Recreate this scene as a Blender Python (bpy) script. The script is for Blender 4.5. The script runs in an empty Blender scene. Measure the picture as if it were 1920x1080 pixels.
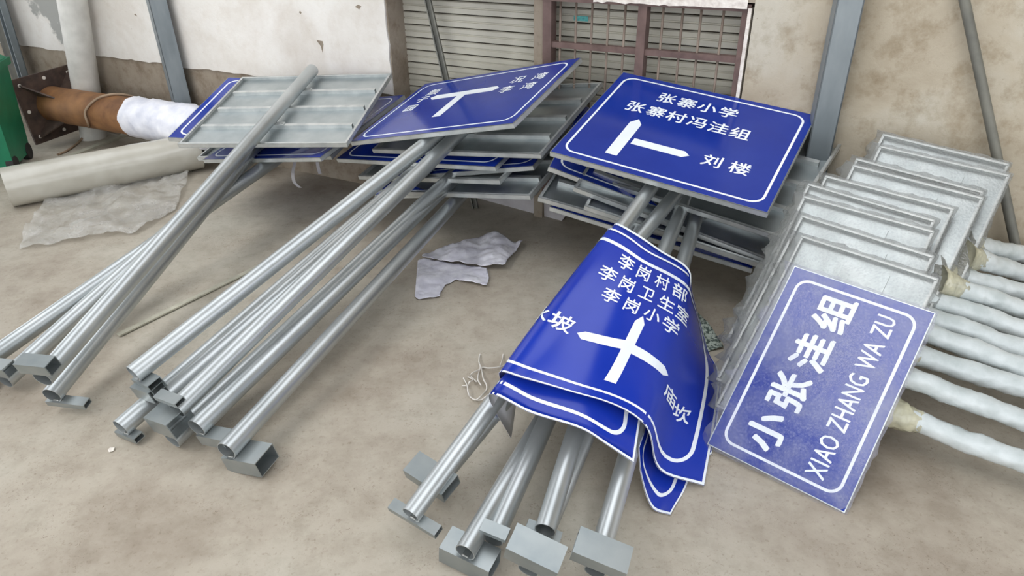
import bpy, bmesh, math, random
import numpy as np
from mathutils import Vector, Matrix, noise
random.seed(7)
SC = bpy.context.scene
COL = SC.collection

# ------------------------------------------------------------------ camera
F_PX = 1310.0; CAM_H = 2.15
_d = Vector((40, 2300, F_PX)).normalized()          # world down in camera axes (x right, y down, z forward)
_U = -_d
_fw = (Vector((0, 0, 1)) - _U * _U.z).normalized()
_rt = _fw.cross(_U)
RM = Matrix((_rt, _fw, _U))
CAM = Vector((0, 0, CAM_H))
def ray(x, y): return RM @ Vector(((x - 960) / F_PX, (y - 540) / F_PX, 1.0))
def P(x, y, z=0.0):
    r = ray(x, y); return CAM + r * ((z - CAM_H) / r.z)
cam_d = bpy.data.cameras.new('camera'); cam = bpy.data.objects.new('camera', cam_d); COL.objects.link(cam)
cam_d.sensor_width = 36.0; cam_d.lens = 36.0 * F_PX / 1920.0; cam_d.clip_start = 0.05; cam_d.clip_end = 200
B = Matrix((RM @ Vector((1, 0, 0)), RM @ Vector((0, -1, 0)), RM @ Vector((0, 0, -1)))).transposed()
cam.matrix_world = Matrix.Translation(CAM) @ B.to_4x4()
SC.camera = cam

# ------------------------------------------------------------------ world and light
w = bpy.data.worlds.new('world'); SC.world = w; w.use_nodes = True
nt = w.node_tree; nt.nodes.clear()
bg = nt.nodes.new('ShaderNodeBackground'); wo = nt.nodes.new('ShaderNodeOutputWorld')
bg.inputs[0].default_value = (0.93, 0.96, 1.0, 1); bg.inputs[1].default_value = 1.85
nt.links.new(bg.outputs[0], wo.inputs[0])
sun_d = bpy.data.lights.new('sun', 'SUN'); sun_d.energy = 0.9; sun_d.angle = math.radians(35); sun_d.color = (1.0, 0.97, 0.93)
sun = bpy.data.objects.new('sun', sun_d); COL.objects.link(sun)
sun.rotation_euler = Vector((0.55, 0.45, -1.0)).to_track_quat('-Z', 'Y').to_euler()
SC.view_settings.view_transform = 'Standard'; SC.view_settings.look = 'None'
SC.view_settings.exposure = 0.40; SC.view_settings.gamma = 1.0
SC.view_settings.use_curve_mapping = False

# ------------------------------------------------------------------ materials
def lin(c):
    return tuple(((v / 255) / 12.92 if v / 255 <= 0.04045 else ((v / 255 + 0.055) / 1.055) ** 2.4) for v in c)
def new_mat(name):
    m = bpy.data.materials.new(name); m.use_nodes = True
    n = m.node_tree; b = n.nodes['Principled BSDF']; return m, n, b
def noise_node(n, scale, detail=4, rough=0.55, coord='Object', stretch=None, dist=0.0):
    tc = n.nodes.new('ShaderNodeTexCoord'); mp = n.nodes.new('ShaderNodeMapping')
    if coord == 'World':
        g = n.nodes.new('ShaderNodeNewGeometry'); n.links.new(g.outputs['Position'], mp.inputs[0])
    else: n.links.new(tc.outputs[coord], mp.inputs[0])
    if stretch: mp.inputs['Scale'].default_value = stretch
    t = n.nodes.new('ShaderNodeTexNoise'); t.inputs['Scale'].default_value = scale
    t.inputs['Detail'].default_value = detail; t.inputs['Roughness'].default_value = rough; t.inputs['Distortion'].default_value = dist
    n.links.new(mp.outputs[0], t.inputs['Vector']); return t
def ramp(n, src, stops):
    r = n.nodes.new('ShaderNodeValToRGB'); e = r.color_ramp.elements
    while len(e) < len(stops): e.new(0.5)
    for el, (p, c) in zip(e, stops): el.position = p; el.color = (*c, 1)
    n.links.new(src, r.inputs[0]); return r
def mixc(n, f, a, b, mode='MIX'):
    m = n.nodes.new('ShaderNodeMix'); m.data_type = 'RGBA'; m.blend_type = mode
    for i, v in ((0, f), (6, a), (7, b)):
        if hasattr(v, 'links') or isinstance(v, bpy.types.NodeSocket): n.links.new(v, m.inputs[i])
        elif i == 0: m.inputs[0].default_value = v
        else: m.inputs[i].default_value = (*v, 1)
    return m.outputs[2]
def bump(n, b, src, strength=0.3, dist=0.01):
    u = n.nodes.new('ShaderNodeBump'); u.inputs['Strength'].default_value = strength; u.inputs['Distance'].default_value = dist
    n.links.new(src, u.inputs['Height']); n.links.new(u.outputs[0], b.inputs['Normal']); return u
def simple(name, c1, c2=None, rough=0.5, metal=0.0, scale=8, bmp=0.0, stretch=None, detail=4, coord='Object', spec=0.5, lo=0.35, hi=0.65, coat=0.0):
    m, n, b = new_mat(name)
    b.inputs['Roughness'].default_value = rough; b.inputs['Metallic'].default_value = metal
    b.inputs['Specular IOR Level'].default_value = spec; b.inputs['Coat Weight'].default_value = coat
    t = noise_node(n, scale, detail, stretch=stretch, coord=coord)
    r = ramp(n, t.outputs['Fac'], [(lo, lin(c1)), (hi, lin(c2 or c1))])
    n.links.new(r.outputs[0], b.inputs['Base Color'])
    if bmp: bump(n, b, t.outputs['Fac'], bmp)
    return m
M = {}
M['pole'] = simple('galvanized_pole', (184, 189, 190), (200, 204, 205), rough=0.38, metal=0.85, scale=3)
M['box'] = simple('galvanized_box', (146, 154, 156), (166, 171, 171), rough=0.42, metal=0.85, scale=5)
M['tray'] = simple('aluminium_back', (172, 180, 182), (192, 198, 199), rough=0.38, metal=0.85, scale=5)
M['rim'] = simple('aluminium_rim', (186, 190, 190), (210, 212, 210), rough=0.4, metal=0.65, scale=10)
M['blue'] = simple('blue_reflective_film', (20, 46, 138), (28, 54, 148), rough=0.16, scale=2, spec=0.45)
M['vinyl'] = simple('blue_vinyl_film', (16, 46, 158), (24, 54, 168), rough=0.24, scale=2, spec=0.5)
M['white'] = simple('white_reflective_film', (232, 238, 244), (240, 245, 250), rough=0.3, scale=5)
M['vback'] = simple('vinyl_backing', (205, 205, 210), (222, 222, 226), rough=0.5, scale=5)
M['weld'] = simple('weld_metal', (120, 122, 120), (190, 190, 186), rough=0.5, metal=0.6, scale=80, bmp=0.5)
M['dark'] = simple('dark_cap', (30, 30, 32), (44, 44, 44), rough=0.6)
M['green'] = simple('green_plastic', (14, 104, 72), (22, 122, 86), rough=0.42, scale=4, bmp=0.05)
M['tyre'] = simple('black_rubber', (32, 32, 32), (48, 46, 44), rough=0.8)
M['rust'] = simple('rusty_steel', (116, 80, 54), (164, 118, 76), rough=0.6, metal=0.15, scale=5, bmp=0.15, detail=8)
M['primer'] = simple('dark_steel_plate', (66, 54, 50), (96, 78, 68), rough=0.6, metal=0.2, scale=9, bmp=0.1)
M['woven'] = simple('white_woven_wrap', (212, 214, 226), (240, 240, 246), rough=0.5, scale=7, bmp=0.5)
M['hose'] = simple('tan_hose', (140, 118, 96), (164, 142, 118), rough=0.6)
M['pvc'] = simple('white_pvc', (196, 194, 188), (216, 214, 208), rough=0.4, scale=6)
M['grey_steel'] = simple('grey_steel', (112, 120, 124), (140, 147, 150), rough=0.5, metal=0.35, scale=5, stretch=(1, 1, .3))
M['dull_steel'] = simple('dull_steel', (98, 98, 92), (122, 121, 112), rough=0.6, metal=0.3, scale=6)
M['brown'] = simple('brown_paint', (86, 66, 62), (110, 88, 82), rough=0.6, scale=9)
M['bars'] = simple('brown_grey_bar', (108, 94, 84), (132, 118, 106), rough=0.55, scale=9)
M['slat'] = simple('shutter_slat_beige', (168, 164, 151), (190, 186, 172), rough=0.5, scale=3, coord='Object')
M['foam'] = simple('torn_foam', (205, 196, 188), (232, 226, 218), rough=0.9, scale=30, bmp=0.6)
M['panel'] = simple('white_panel', (188, 184, 186), (204, 200, 202), rough=0.6, scale=6)
M['bar_flat'] = simple('pale_flat_bar', (168, 166, 150), (196, 193, 176), rough=0.6, metal=0.1, scale=10)
M['red'] = simple('faded_red_board', (150, 96, 80), (186, 140, 124), rough=0.7, scale=8)
M['string'] = simple('white_string', (205, 200, 192), (228, 224, 218), rough=0.8)
M['teal'] = simple('teal_sticker', (60, 140, 140), (96, 176, 172), rough=0.6, scale=60)
M['net'] = simple('green_grey_scrap', (70, 84, 78), (180, 190, 180), rough=0.7, scale=60, lo=.45, hi=.55)
M['paper'] = simple('paper_scrap', (225, 218, 208), rough=0.9)

# floor: worn concrete
m, n, b = new_mat('worn_concrete'); M['floor'] = m
a1 = noise_node(n, 0.75, 6, 0.6, 'World'); a2 = noise_node(n, 9, 8, 0.7, 'World'); a3 = noise_node(n, 45, 6, 0.7, 'World')
r1 = ramp(n, a1.outputs['Fac'], [(0.30, lin((146, 134, 120))), (0.46, lin((174, 165, 151))), (0.66, lin((190, 185, 172)))])
r2 = ramp(n, a2.outputs['Fac'], [(0.3, (0.66, 0.64, 0.60)), (0.56, (1, 1, 1))])
c = mixc(n, 0.55, r1.outputs[0], r2.outputs[0], 'MULTIPLY')
r3 = ramp(n, a3.outputs['Fac'], [(0.28, (0.6, 0.56, 0.5)), (0.44, (1, 1, 1))])
c = mixc(n, 0.7, c, r3.outputs[0], 'MULTIPLY')
a4 = noise_node(n, 3.2, 5, 0.6, 'World'); a5 = noise_node(n, 70, 6, 0.8, 'World', dist=1.2)
m4 = ramp(n, a4.outputs['Fac'], [(0.50, (0, 0, 0)), (0.62, (1, 1, 1))]); m5 = ramp(n, a5.outputs['Fac'], [(0.36, (1, 1, 1)), (0.42, (0, 0, 0))])
mm = n.nodes.new('ShaderNodeMath'); mm.operation = 'MULTIPLY'; n.links.new(m4.outputs[0], mm.inputs[0]); n.links.new(m5.outputs[0], mm.inputs[1])
c = mixc(n, mm.outputs[0], c, lin((112, 98, 84)))
n.links.new(c, b.inputs['Base Color']); b.inputs['Roughness'].default_value = 0.75
b.inputs['Specular IOR Level'].default_value = 0.3
bump(n, b, a2.outputs['Fac'], 0.25, 0.01)
def wall_mat(name, cs, stain, amount, bright=0.5):
    m, n, b = new_mat(name)
    t1 = noise_node(n, 1.3, 6, 0.6, 'World', dist=0.4); t2 = noise_node(n, 7, 8, 0.7, 'World'); t3 = noise_node(n, 38, 5, 0.7, 'World')
    r = ramp(n, t1.outputs['Fac'], [(0.35, lin(cs[0])), (0.52, lin(cs[1])), (0.66, lin(cs[2]))])
    s = ramp(n, t2.outputs['Fac'], [(0.34, lin(stain)), (0.52, (1, 1, 1))])
    c = mixc(n, amount, r.outputs[0], s.outputs[0], 'MULTIPLY')
    s3 = ramp(n, t3.outputs['Fac'], [(0.25, (0.45, 0.36, 0.3)), (0.34, (1, 1, 1))])
    c = mixc(n, 0.7, c, s3.outputs[0], 'MULTIPLY')
    n.links.new(c, b.inputs['Base Color']); b.inputs['Roughness'].default_value = 0.9; b.inputs['Specular IOR Level'].default_value = 0.2
    bump(n, b, t2.outputs['Fac'], 0.3, 0.02)
    return m, n, b, c
M['plaster'], *_ = wall_mat('white_plaster', [(208, 202, 194), (219, 215, 209), (226, 223, 218)], (214, 200, 184), 0.18)
# grey repair patch high on the left of the plaster
m, n, b, c = wall_mat('white_plaster_patched', [(208, 202, 194), (219, 215, 209), (226, 223, 218)], (214, 200, 184), 0.18); M['plaster_patch'] = m
g = n.nodes.new('ShaderNodeNewGeometry'); vm = n.nodes.new('ShaderNodeVectorMath'); vm.operation = 'DISTANCE'
pz = noise_node(n, 5, 4, 0.6, 'World'); 
vm.inputs[1].default_value = (-4.42, 7.32, 1.42); n.links.new(g.outputs['Position'], vm.inputs[0])
ad = n.nodes.new('ShaderNodeMath'); ad.operation = 'MULTIPLY_ADD'; n.links.new(pz.outputs['Fac'], ad.inputs[0]); ad.inputs[1].default_value = 0.7
n.links.new(vm.outputs['Value'], ad.inputs[2])
rp = ramp(n, ad.outputs[0], [(0.72, (1, 1, 1)), (0.78, (0, 0, 0))])
n.links.new(mixc(n, rp.outputs[0], c, lin((160, 160, 156))), b.inputs['Base Color'])
M['cement'], *_ = wall_mat('grey_brown_cement', [(132, 120, 106), (148, 137, 122), (162, 152, 138)], (180, 160, 140), 0.5)
M['tan_plaster'], *_ = wall_mat('tan_plaster', [(160, 148, 128), (178, 168, 150), (188, 182, 168)], (186, 172, 148), 0.5)

# bubble wrap and clear films
def film_mat(name, col, fac_lo, fac_hi, bub=90, rough=0.25, bstr=0.6, crease=6):
    m = bpy.data.materials.new(name); m.use_nodes = True; n = m.node_tree; n.nodes.clear()
    out = n.nodes.new('ShaderNodeOutputMaterial'); mx = n.nodes.new('ShaderNodeMixShader')
    tr = n.nodes.new('ShaderNodeBsdfTransparent'); pb = n.nodes.new('ShaderNodeBsdfPrincipled')
    pb.inputs['Base Color'].default_value = (*lin(col), 1); pb.inputs['Roughness'].default_value = rough
    pb.inputs['Specular IOR Level'].default_value = 0.8
    v = n.nodes.new('ShaderNodeTexVoronoi'); v.inputs['Scale'].default_value = bub
    tc = n.nodes.new('ShaderNodeTexCoord'); n.links.new(tc.outputs['Object'], v.inputs['Vector'])
    nz = noise_node(n, crease, 5, 0.6, 'Object', dist=0.8)
    r = ramp(n, nz.outputs['Fac'], [(0.35, (fac_lo,) * 3), (0.7, (fac_hi,) * 3)])
    vr = ramp(n, v.outputs['Distance'], [(0.1, (0.12,) * 3), (0.55, (-0.0,) * 3)])
    ad = n.nodes.new('ShaderNodeMath'); ad.operation = 'ADD'; ad.use_clamp = True
    n.links.new(r.outputs[0], ad.inputs[0]); n.links.new(vr.outputs[0], ad.inputs[1])
    bp = n.nodes.new('ShaderNodeBump'); bp.inputs['Strength'].default_value = bstr; bp.inputs['Distance'].default_value = 0.004
    n.links.new(v.outputs['Distance'], bp.inputs['Height']); n.links.new(bp.outputs[0], pb.inputs['Normal'])
    n.links.new(ad.outputs[0], mx.inputs[0]); n.links.new(tr.outputs[0], mx.inputs[1]); n.links.new(pb.outputs[0], mx.inputs[2])
    n.links.new(mx.outputs[0], out.inputs[0]); return m
M['bubble'] = film_mat('bubble_wrap', (142, 144, 141), 0.26, 0.48)
M['bubble_thin'] = film_mat('thin_bubble_wrap', (186, 188, 204), 0.08, 0.30, bub=100)
M['bubble_sheet'] = film_mat('loose_bubble_wrap', (216, 214, 208), 0.10, 0.42, bub=60, crease=5)
M['roll'] = simple('rolled_bubble_film', (184, 180, 168), (196, 193, 182), rough=0.3, scale=6, spec=0.7, detail=2, coat=.3)
M['film'] = simple('white_stretch_film', (176, 184, 184), (204, 210, 211), rough=0.34, scale=9, bmp=0.6, spec=0.6, detail=6)
M['scrap'] = simple('white_plastic_sheet', (206, 204, 216), (232, 231, 238), rough=0.35, scale=9, bmp=0.5, spec=0.6)
M['clear'] = film_mat('clear_film', (205, 210, 215), 0.45, 0.8, bub=20, bstr=0.1)
M['tape'] = film_mat('yellowish_film_bunch', (196, 192, 166), 0.55, 0.9, bub=40)

# ------------------------------------------------------------------ mesh helpers
def mk(name, verts, faces, mat, parent=None, smooth=False, mats=None, midx=None, mw=None):
    me = bpy.data.meshes.new(name); me.from_pydata([tuple(v) for v in verts], [], faces)
    if mats:
        for x in mats: me.materials.append(x)
        me.polygons.foreach_set('material_index', midx)
    elif mat: me.materials.append(mat)
    if smooth: me.polygons.foreach_set('use_smooth', [True] * len(faces))
    me.update()
    o = bpy.data.objects.new(name, me); COL.objects.link(o)
    if parent is not None: o.parent = parent
    if mw is not None: o.matrix_local = mw
    return o
def tag(o, label=None, cat=None, group=None, kind=None):
    if label: o['label'] = label
    if cat: o['category'] = cat
    if group: o['group'] = group
    if kind: o['kind'] = kind
    return o
def empty(name, mw=None, loc=None):
    o = bpy.data.objects.new(name, None); COL.objects.link(o); o.empty_display_size = 0.1
    if mw is not None: o.matrix_world = mw
    if loc is not None: o.location = loc
    return o
class MB:
    def __init__(s): s.v = []; s.f = []; s.m = []
    def add(s, v, f, mi=0):
        k = len(s.v); s.v += [tuple(x) for x in v]; s.f += [tuple(i + k for i in q) for q in f]; s.m += [mi] * len(f); return s
    def box(s, c, d, R=None, mi=0):
        hx, hy, hz = d[0] / 2, d[1] / 2, d[2] / 2; R = R or Matrix.Identity(3); c = Vector(c)
        vs = [c + R @ Vector((x, y, z)) for x in (-hx, hx) for y in (-hy, hy) for z in (-hz, hz)]
        return s.add(vs, [(0, 1, 3, 2), (4, 6, 7, 5), (0, 4, 5, 1), (2, 3, 7, 6), (0, 2, 6, 4), (1, 5, 7, 3)], mi)
    def tube(s, a, b, r, seg=20, r2=None, inner=None, mi=0, depth=None):
        a = Vector(a); b = Vector(b); t = (b - a).normalized(); q = t.to_track_quat('Z', 'Y').to_matrix()
        r2 = r if r2 is None else r2
        def ring(c, rr): return [c + q @ Vector((math.cos(2 * math.pi * i / seg) * rr, math.sin(2 * math.pi * i / seg) * rr, 0)) for i in range(seg)]
        if inner is None:
            vs = ring(a, r) + ring(b, r2)
            fs = [(i, (i + 1) % seg, seg + (i + 1) % seg, seg + i) for i in range(seg)] + [tuple(range(seg))[::-1], tuple(range(seg, 2 * seg))]
            return s.add(vs, fs, mi)
        # open pipe: a is the open end with bore
        dp = depth or (b - a).length
        rs = [ring(b, r2), ring(a, r), ring(a, inner), ring(a + t * dp, inner)]
        vs = sum(rs, []); fs = []
        for k in range(3):
            for i in range(seg):
                j = (i + 1) % seg; fs.append((k * seg + i, k * seg + j, (k + 1) * seg + j, (k + 1) * seg + i))
        fs.append(tuple(range(seg))); fs.append(tuple(range(3 * seg, 4 * seg)))
        return s.add(vs, fs, mi)
    def build(s, name, mat, parent=None, smooth=False, mats=None, mw=None):
        return mk(name, s.v, s.f, mat, parent, smooth, mats, s.m if mats else None, mw)
def smooth_angle(o, deg=35):
    me = o.data
    me.polygons.foreach_set('use_smooth', [True] * len(me.polygons))
    bm = bmesh.new(); bm.from_mesh(me); a = math.radians(deg)
    bmesh.ops.recalc_face_normals(bm, faces=bm.faces)
    for e in bm.edges: e.smooth = not (len(e.link_faces) == 2 and e.calc_face_angle(0) > a)
    bm.to_mesh(me); bm.free(); return o
def path_tube(pts, rad, seg=10, closed_ends=True):
    """verts, faces of a tube swept along pts; rad is a number or f(i, ang)."""
    pts = [Vector(p) for p in pts]; vs = []; fs = []; n_ = len(pts); up = Vector((0, 0, 1)); prev = None
    for i, p in enumerate(pts):
        t = (pts[min(i + 1, n_ - 1)] - pts[max(i - 1, 0)]).normalized()
        if prev is None:
            x = t.cross(up if abs(t.z) < .9 else Vector((1, 0, 0))).normalized()
        else: x = (prev - t * prev.dot(t)).normalized()
        prev = x; y = t.cross(x)
        for k in range(seg):
            a = 2 * math.pi * k / seg; r = rad(i, a) if callable(rad) else rad
            vs.append(p + (x * math.cos(a) + y * math.sin(a)) * r)
    for i in range(n_ - 1):
        for k in range(seg):
            j = (k + 1) % seg; fs.append((i * seg + k, i * seg + j, (i + 1) * seg + j, (i + 1) * seg + k))
    if closed_ends: fs += [tuple(range(seg)), tuple(range((n_ - 1) * seg, n_ * seg))]
    return vs, fs
def catmull(pts, n=8):
    pts = [Vector(p) for p in pts]; out = []
    for i in range(len(pts) - 1):
        p0 = pts[max(i - 1, 0)]; p1 = pts[i]; p2 = pts[i + 1]; p3 = pts[min(i + 2, len(pts) - 1)]
        for k in range(n):
            t = k / n
            out.append(0.5 * ((2 * p1) + (p2 - p0) * t + (2 * p0 - 5 * p1 + 4 * p2 - p3) * t * t + (3 * p1 - p0 - 3 * p2 + p3) * t ** 3))
    out.append(pts[-1]); return out
_gl = {}
def glyph(ch, bold=0.022):
    """flat mesh of one character, em cell about 1 x 1 centred on the origin"""
    k = (ch, bold)
    if k in _gl: return _gl[k]
    cu = bpy.data.curves.new('t', 'FONT'); cu.body = ch; cu.offset = bold; cu.resolution_u = 2; cu.size = 1.0; cu.fill_mode = 'FRONT'
    o = bpy.data.objects.new('t', cu); COL.objects.link(o)
    dg = bpy.context.evaluated_depsgraph_get(); dg.update()
    me = bpy.data.meshes.new_from_object(o.evaluated_get(dg))
    bm = bmesh.new(); bm.from_mesh(me); bmesh.ops.triangulate(bm, faces=bm.faces)
    vs = [v.co.copy() for v in bm.verts]; fs = []
    bm.verts.index_update()
    for f in bm.faces:
        q = [v.index for v in f.verts]
        if f.normal.z < 0: q = q[::-1]
        fs.append(tuple(q))
    bm.free(); COL.objects.unlink(o); bpy.data.objects.remove(o); bpy.data.curves.remove(cu); bpy.data.meshes.remove(me)
    if vs:
        if ord(ch) > 255:   # centre on bounding box and scale to 0.92 em
            x0 = min(v.x for v in vs); x1 = max(v.x for v in vs); y0 = min(v.y for v in vs); y1 = max(v.y for v in vs)
            vs = [Vector((v.x - (x0 + x1) / 2, v.y - (y0 + y1) / 2, 0)) for v in vs]
        else:
            x0 = min(v.x for v in vs); x1 = max(v.x for v in vs); vs = [Vector((v.x - (x0 + x1) / 2, v.y - 0.36, 0)) for v in vs]
    _gl[k] = (vs, fs); return _gl[k]
def put_glyphs(mb, items, z=0.001, rot=0.0, sx=1.0, bold=0.022, mi=0):
    """items: (char, x, y, size)"""
    ca, sa = math.cos(rot), math.sin(rot)
    offs = [(0, 0), (.016, .006), (-.016, -.006), (.012, -.014), (-.012, .014)] if bold > .01 else [(0, 0)]
    for ch, x0, y0, s, ox, oy, zk in [(*it, *of, k) for it in items for k, of in enumerate(offs)]:
        vs, fs = glyph(ch, 0.0)
        x = x0 + (ox * ca - oy * sa) * s; y = y0 + (ox * sa + oy * ca) * s
        mb.add([(x + (v.x * ca * sx - v.y * sa) * s, y + (v.x * sa * sx + v.y * ca) * s, z + .00015 * zk) for v in vs], fs, mi)
def ring_outline(w, h, r, lw, seg=8):
    """flat rounded-rectangle line: verts, faces"""
    def outl(w, h, r):
        o = []
        for cx, cy, a0 in ((w / 2 - r, h / 2 - r, 0), (-w / 2 + r, h / 2 - r, 90), (-w / 2 + r, -h / 2 + r, 180), (w / 2 - r, -h / 2 + r, 270)):
            for k in range(seg + 1):
                a = math.radians(a0 + 90 * k / seg); o.append((cx + r * math.cos(a), cy + r * math.sin(a), 0))
        return o
    a = outl(w, h, r); b_ = outl(w - 2 * lw, h - 2 * lw, max(r - lw, .001)); k = len(a)
    return a + b_, [(i, (i + 1) % k, k + (i + 1) % k, k + i) for i in range(k)]

# ------------------------------------------------------------------ the wall frame: s along the wall, z up, off out of the wall
WA = Vector((-4.782, 7.518, 0)); WD = Vector((0.8777, -0.4793, 0)); WN = Vector((-0.4793, -0.8777, 0))
WR = Matrix((WD, Vector((0, 0, 1)), WN)).transposed()     # local x along, y up, z out of the wall
WM = Matrix.Translation(WA) @ WR.to_4x4()
def WP(s, z, off=0.0): return WA + WD * s + Vector((0, 0, z)) + WN * off
def wbox(mb, s0, s1, z0, z1, o0, o1, mi=0):
    return mb.box(((s0 + s1) / 2, (z0 + z1) / 2, (o0 + o1) / 2), (s1 - s0, z1 - z0, o1 - o0), mi=mi)
def struct(name, mb, mat, mw=WM, **k):
    o = mb.build(name, mat, mw=mw, **k); o['kind'] = 'structure'; return o

# floor
fm = MB(); fm.add([(-14, -6, 0), (14, -6, 0), (14, 14, 0), (-14, 14, 0), (-14, -6, -.2), (14, -6, -.2), (14, 14, -.2), (-14, 14, -.2)],
       [(0, 1, 2, 3), (7, 6, 5, 4), (0, 4, 5, 1), (1, 5, 6, 2), (2, 6, 7, 3), (3, 7, 4, 0)])
fl = fm.build('floor', M['floor']); tag(fl, 'worn dusty concrete floor', kind='structure')
RD = 0.20
w1 = MB(); wbox(w1, -4.0, 4.45, 0, 3.6, -0.45, -0.015); o = struct('wall_left', w1, M['cement']); o['label'] = 'cement wall with whitewashed plaster above'
# proud plaster coat with a ragged lower and right edge
def ragged(s0, s1, zf, z1, o0, o1, step, rag_s1=None):
    n_ = int((s1 - s0) / step); bot = []
    for i in range(n_ + 1):
        s = s0 + (s1 - s0) * i / n_
        bot.append((s, zf(s)))
    if rag_s1: rt = [(s1 + rag_s1(z), z) for z in [bot[-1][1] + (z1 - bot[-1][1]) * k / 30 for k in range(31)]]
    else: rt = [(s1, z1)]
    out = bot + rt + [(s0, z1)]; k = len(out); cx = (s0 + s1) / 2
    mb = MB(); vs = [(x, y, o1) for x, y in out] + [(x, y, o0) for x, y in out]
    mb.add(vs, [tuple(range(k))] + [((i + 1) % k, i, k + i, k + (i + 1) % k) for i in range(k)]); return mb
zf = lambda s: 0.805 + 0.02 * noise.noise(Vector((s * 3, 0, 1))) + 0.012 * noise.noise(Vector((s * 17, 0, 2)))
rg = lambda z: -0.01 + 0.015 * noise.noise(Vector((z * 9, 3, 1)))
o = struct('wall_plaster_left', ragged(-4.0, 4.45, zf, 3.6, -0.015, 0.0, 0.05, rg), M['plaster_patch']); o['label'] = 'whitewashed plaster with a grey repair patch'
w2 = MB(); wbox(w2, 7.02, 12.5, 0, 3.6, -0.45, -0.01); o = struct('wall_right', w2, M['tan_plaster']); o['label'] = 'stained tan plaster wall'
w3 = MB(); wbox(w3, 4.45, 7.02, 1.58, 3.6, -0.45, -0.02); wbox(w3, 5.62, 5.69, 0, 1.58, -0.45, -0.05)
o = struct('wall_middle', w3, M['cement']); o['label'] = 'cement lintel and narrow pier around the shutters'
w4 = MB(); wbox(w4, 4.45, 7.02, 0, 1.6, -0.47, -0.33); struct('wall_backing', w4, M['cement'])
# unseen roof strips, added to dim the overhead light and streak the poles
rf = MB()
for x0, x1 in ((-11.0, -5.0), (-2.6, -.6), (1.9, 9.0)): rf.box(((x0 + x1) / 2, 1.5, 4.3), (x1 - x0, 15.0, .05))
rf.box((0, 9.0, 4.36), (20, 3.0, .05)); o = struct('added_roof_strips', rf, M['dull_steel'], mw=Matrix.Identity(4)); o['label'] = 'unseen added roof strips with open gaps that shape the light'
# small chips knocked out of the plaster
ch = MB()
for (s_, z_, r_, pts_) in ((3.78, 1.125, .05, [(-.7, .55), (.5, .5), (.6, 0), (.2, -1.3), (0, -.3)]), (3.62, 1.35, .013, [(-1, 0), (0, 1), (1, 0), (0, -1)]), (1.62, 1.22, .02, [(-1, .2), (.2, .6), (1, -.5), (0, -.3)]), (4.2, 1.42, .03, [(-1, 0), (0, .5), (1, .2), (.2, -.6)]), (0.55, 1.05, .03, [(-.2, 1.4), (.2, .6), (.4, -1.6), (0, -.4)])):
    k_ = len(pts_); ch.add([(s_ + a_ * r_, z_ + b_ * r_, .0015) for a_, b_ in pts_] + [(s_ + a_ * r_, z_ + b_ * r_, -.01) for a_, b_ in pts_], [tuple(range(k_))[::-1]] + [(i, (i + 1) % k_, k_ + (i + 1) % k_, k_ + i) for i in range(k_)])
o = struct('trim_3', ch, M['cement']); o['label'] = 'small chips in the whitewashed plaster'
# ---- roller shutters
def shutter(name, s0, s1, z1, off, label):
    root = empty(name, WM); tag(root, label, kind='structure')
    pitch = 0.092; prof = [(-.030, -.006), (-.026, .010), (.008, .012), (.012, .002), (.018, .002), (.022, .010), (.050, .011), (.0565, -.004)]
    prof = [(y, z) for y, z in prof]
    k = len(prof); vs = [(x, y, z) for x in (0, s1 - s0) for y, z in prof]; fs = [(i, k + i, k + i + 1, i + 1) for i in range(k - 1)] + [(0, k - 1, 2 * k - 1, k)]
    me = None; z = 0.03
    while z < z1:
        if me is None:
            o = mk('slat', vs, fs, M['slat'], root); me = o.data
        else:
            o = bpy.data.objects.new('slat', me); COL.objects.link(o); o.parent = root
        o.location = (s0, z, off); z += pitch
    return root
shutter('door_1', 4.44, 5.64, 1.66, -RD - 0.02, 'beige roller shutter door left of the brown window frame')
shutter('door_2', 5.68, 7.02, 1.66, -RD - 0.02, 'beige roller shutter behind the brown window grille')
# peeling white edge beside the first shutter
e = MB()
pts = [(5.635 + 0.012 * noise.noise(Vector((0, z * 11, 0))), z) for z in [i * 0.05 for i in range(33)]]
for (x0, z0), (x1, z1) in zip(pts[:-1], pts[1:]):
    e.add([(x0, z0, -.13), (5.672, z0, -.13), (5.672, z1, -.13), (x1, z1, -.13), (x0, z0, -.17), (x1, z1, -.17)], [(0, 1, 2, 3), (0, 3, 5, 4)])
o = struct('trim_1', e, M['foam']); o['label'] = 'peeling white edge strip'
# ---- brown window grille
wn = empty('window_1', WM); tag(wn, 'brown steel window frame with vertical bars', kind='structure')
fr = MB(); wbox(fr, 5.69, 5.75, 0.2, 1.56, -.12, -.04); wbox(fr, 6.95, 7.0, 0.2, 1.56, -.12, -.04); wbox(fr, 5.69, 7.0, 1.53, 1.57, -.12, -.03)
fr.build('frame', M['brown'], wn)
mu = MB(); wbox(mu, 6.335, 6.39, 0.2, 1.55, -.11, -.035); mu.build('mullion', M['brown'], wn)
for i, s in enumerate([5.80, 5.91, 6.02, 6.13, 6.24, 6.48, 6.60, 6.71, 6.84]):
    q = MB().tube((s, .2, -.075), (s, 1.55, -.075), .008, 8); q.build('bar', M['bars'], wn, smooth=True)
for z in (1.26, 0.55): 
    q = MB(); wbox(q, 5.74, 6.96, z - .018, z + .018, -.10, -.05); q.build('rail', M['brown'], wn)
q = MB(); wbox(q, 6.985, 7.005, 0.2, 1.55, -.14, -.02); q.build('edge_strip', M['foam'], wn)
q = MB(); wbox(q, 5.845, 5.945, 1.395, 1.425, -.195, -.188); o = q.build('sticker', M['teal'], bpy.data.objects['door_2']); o['label'] = 'small teal sticker'
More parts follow.
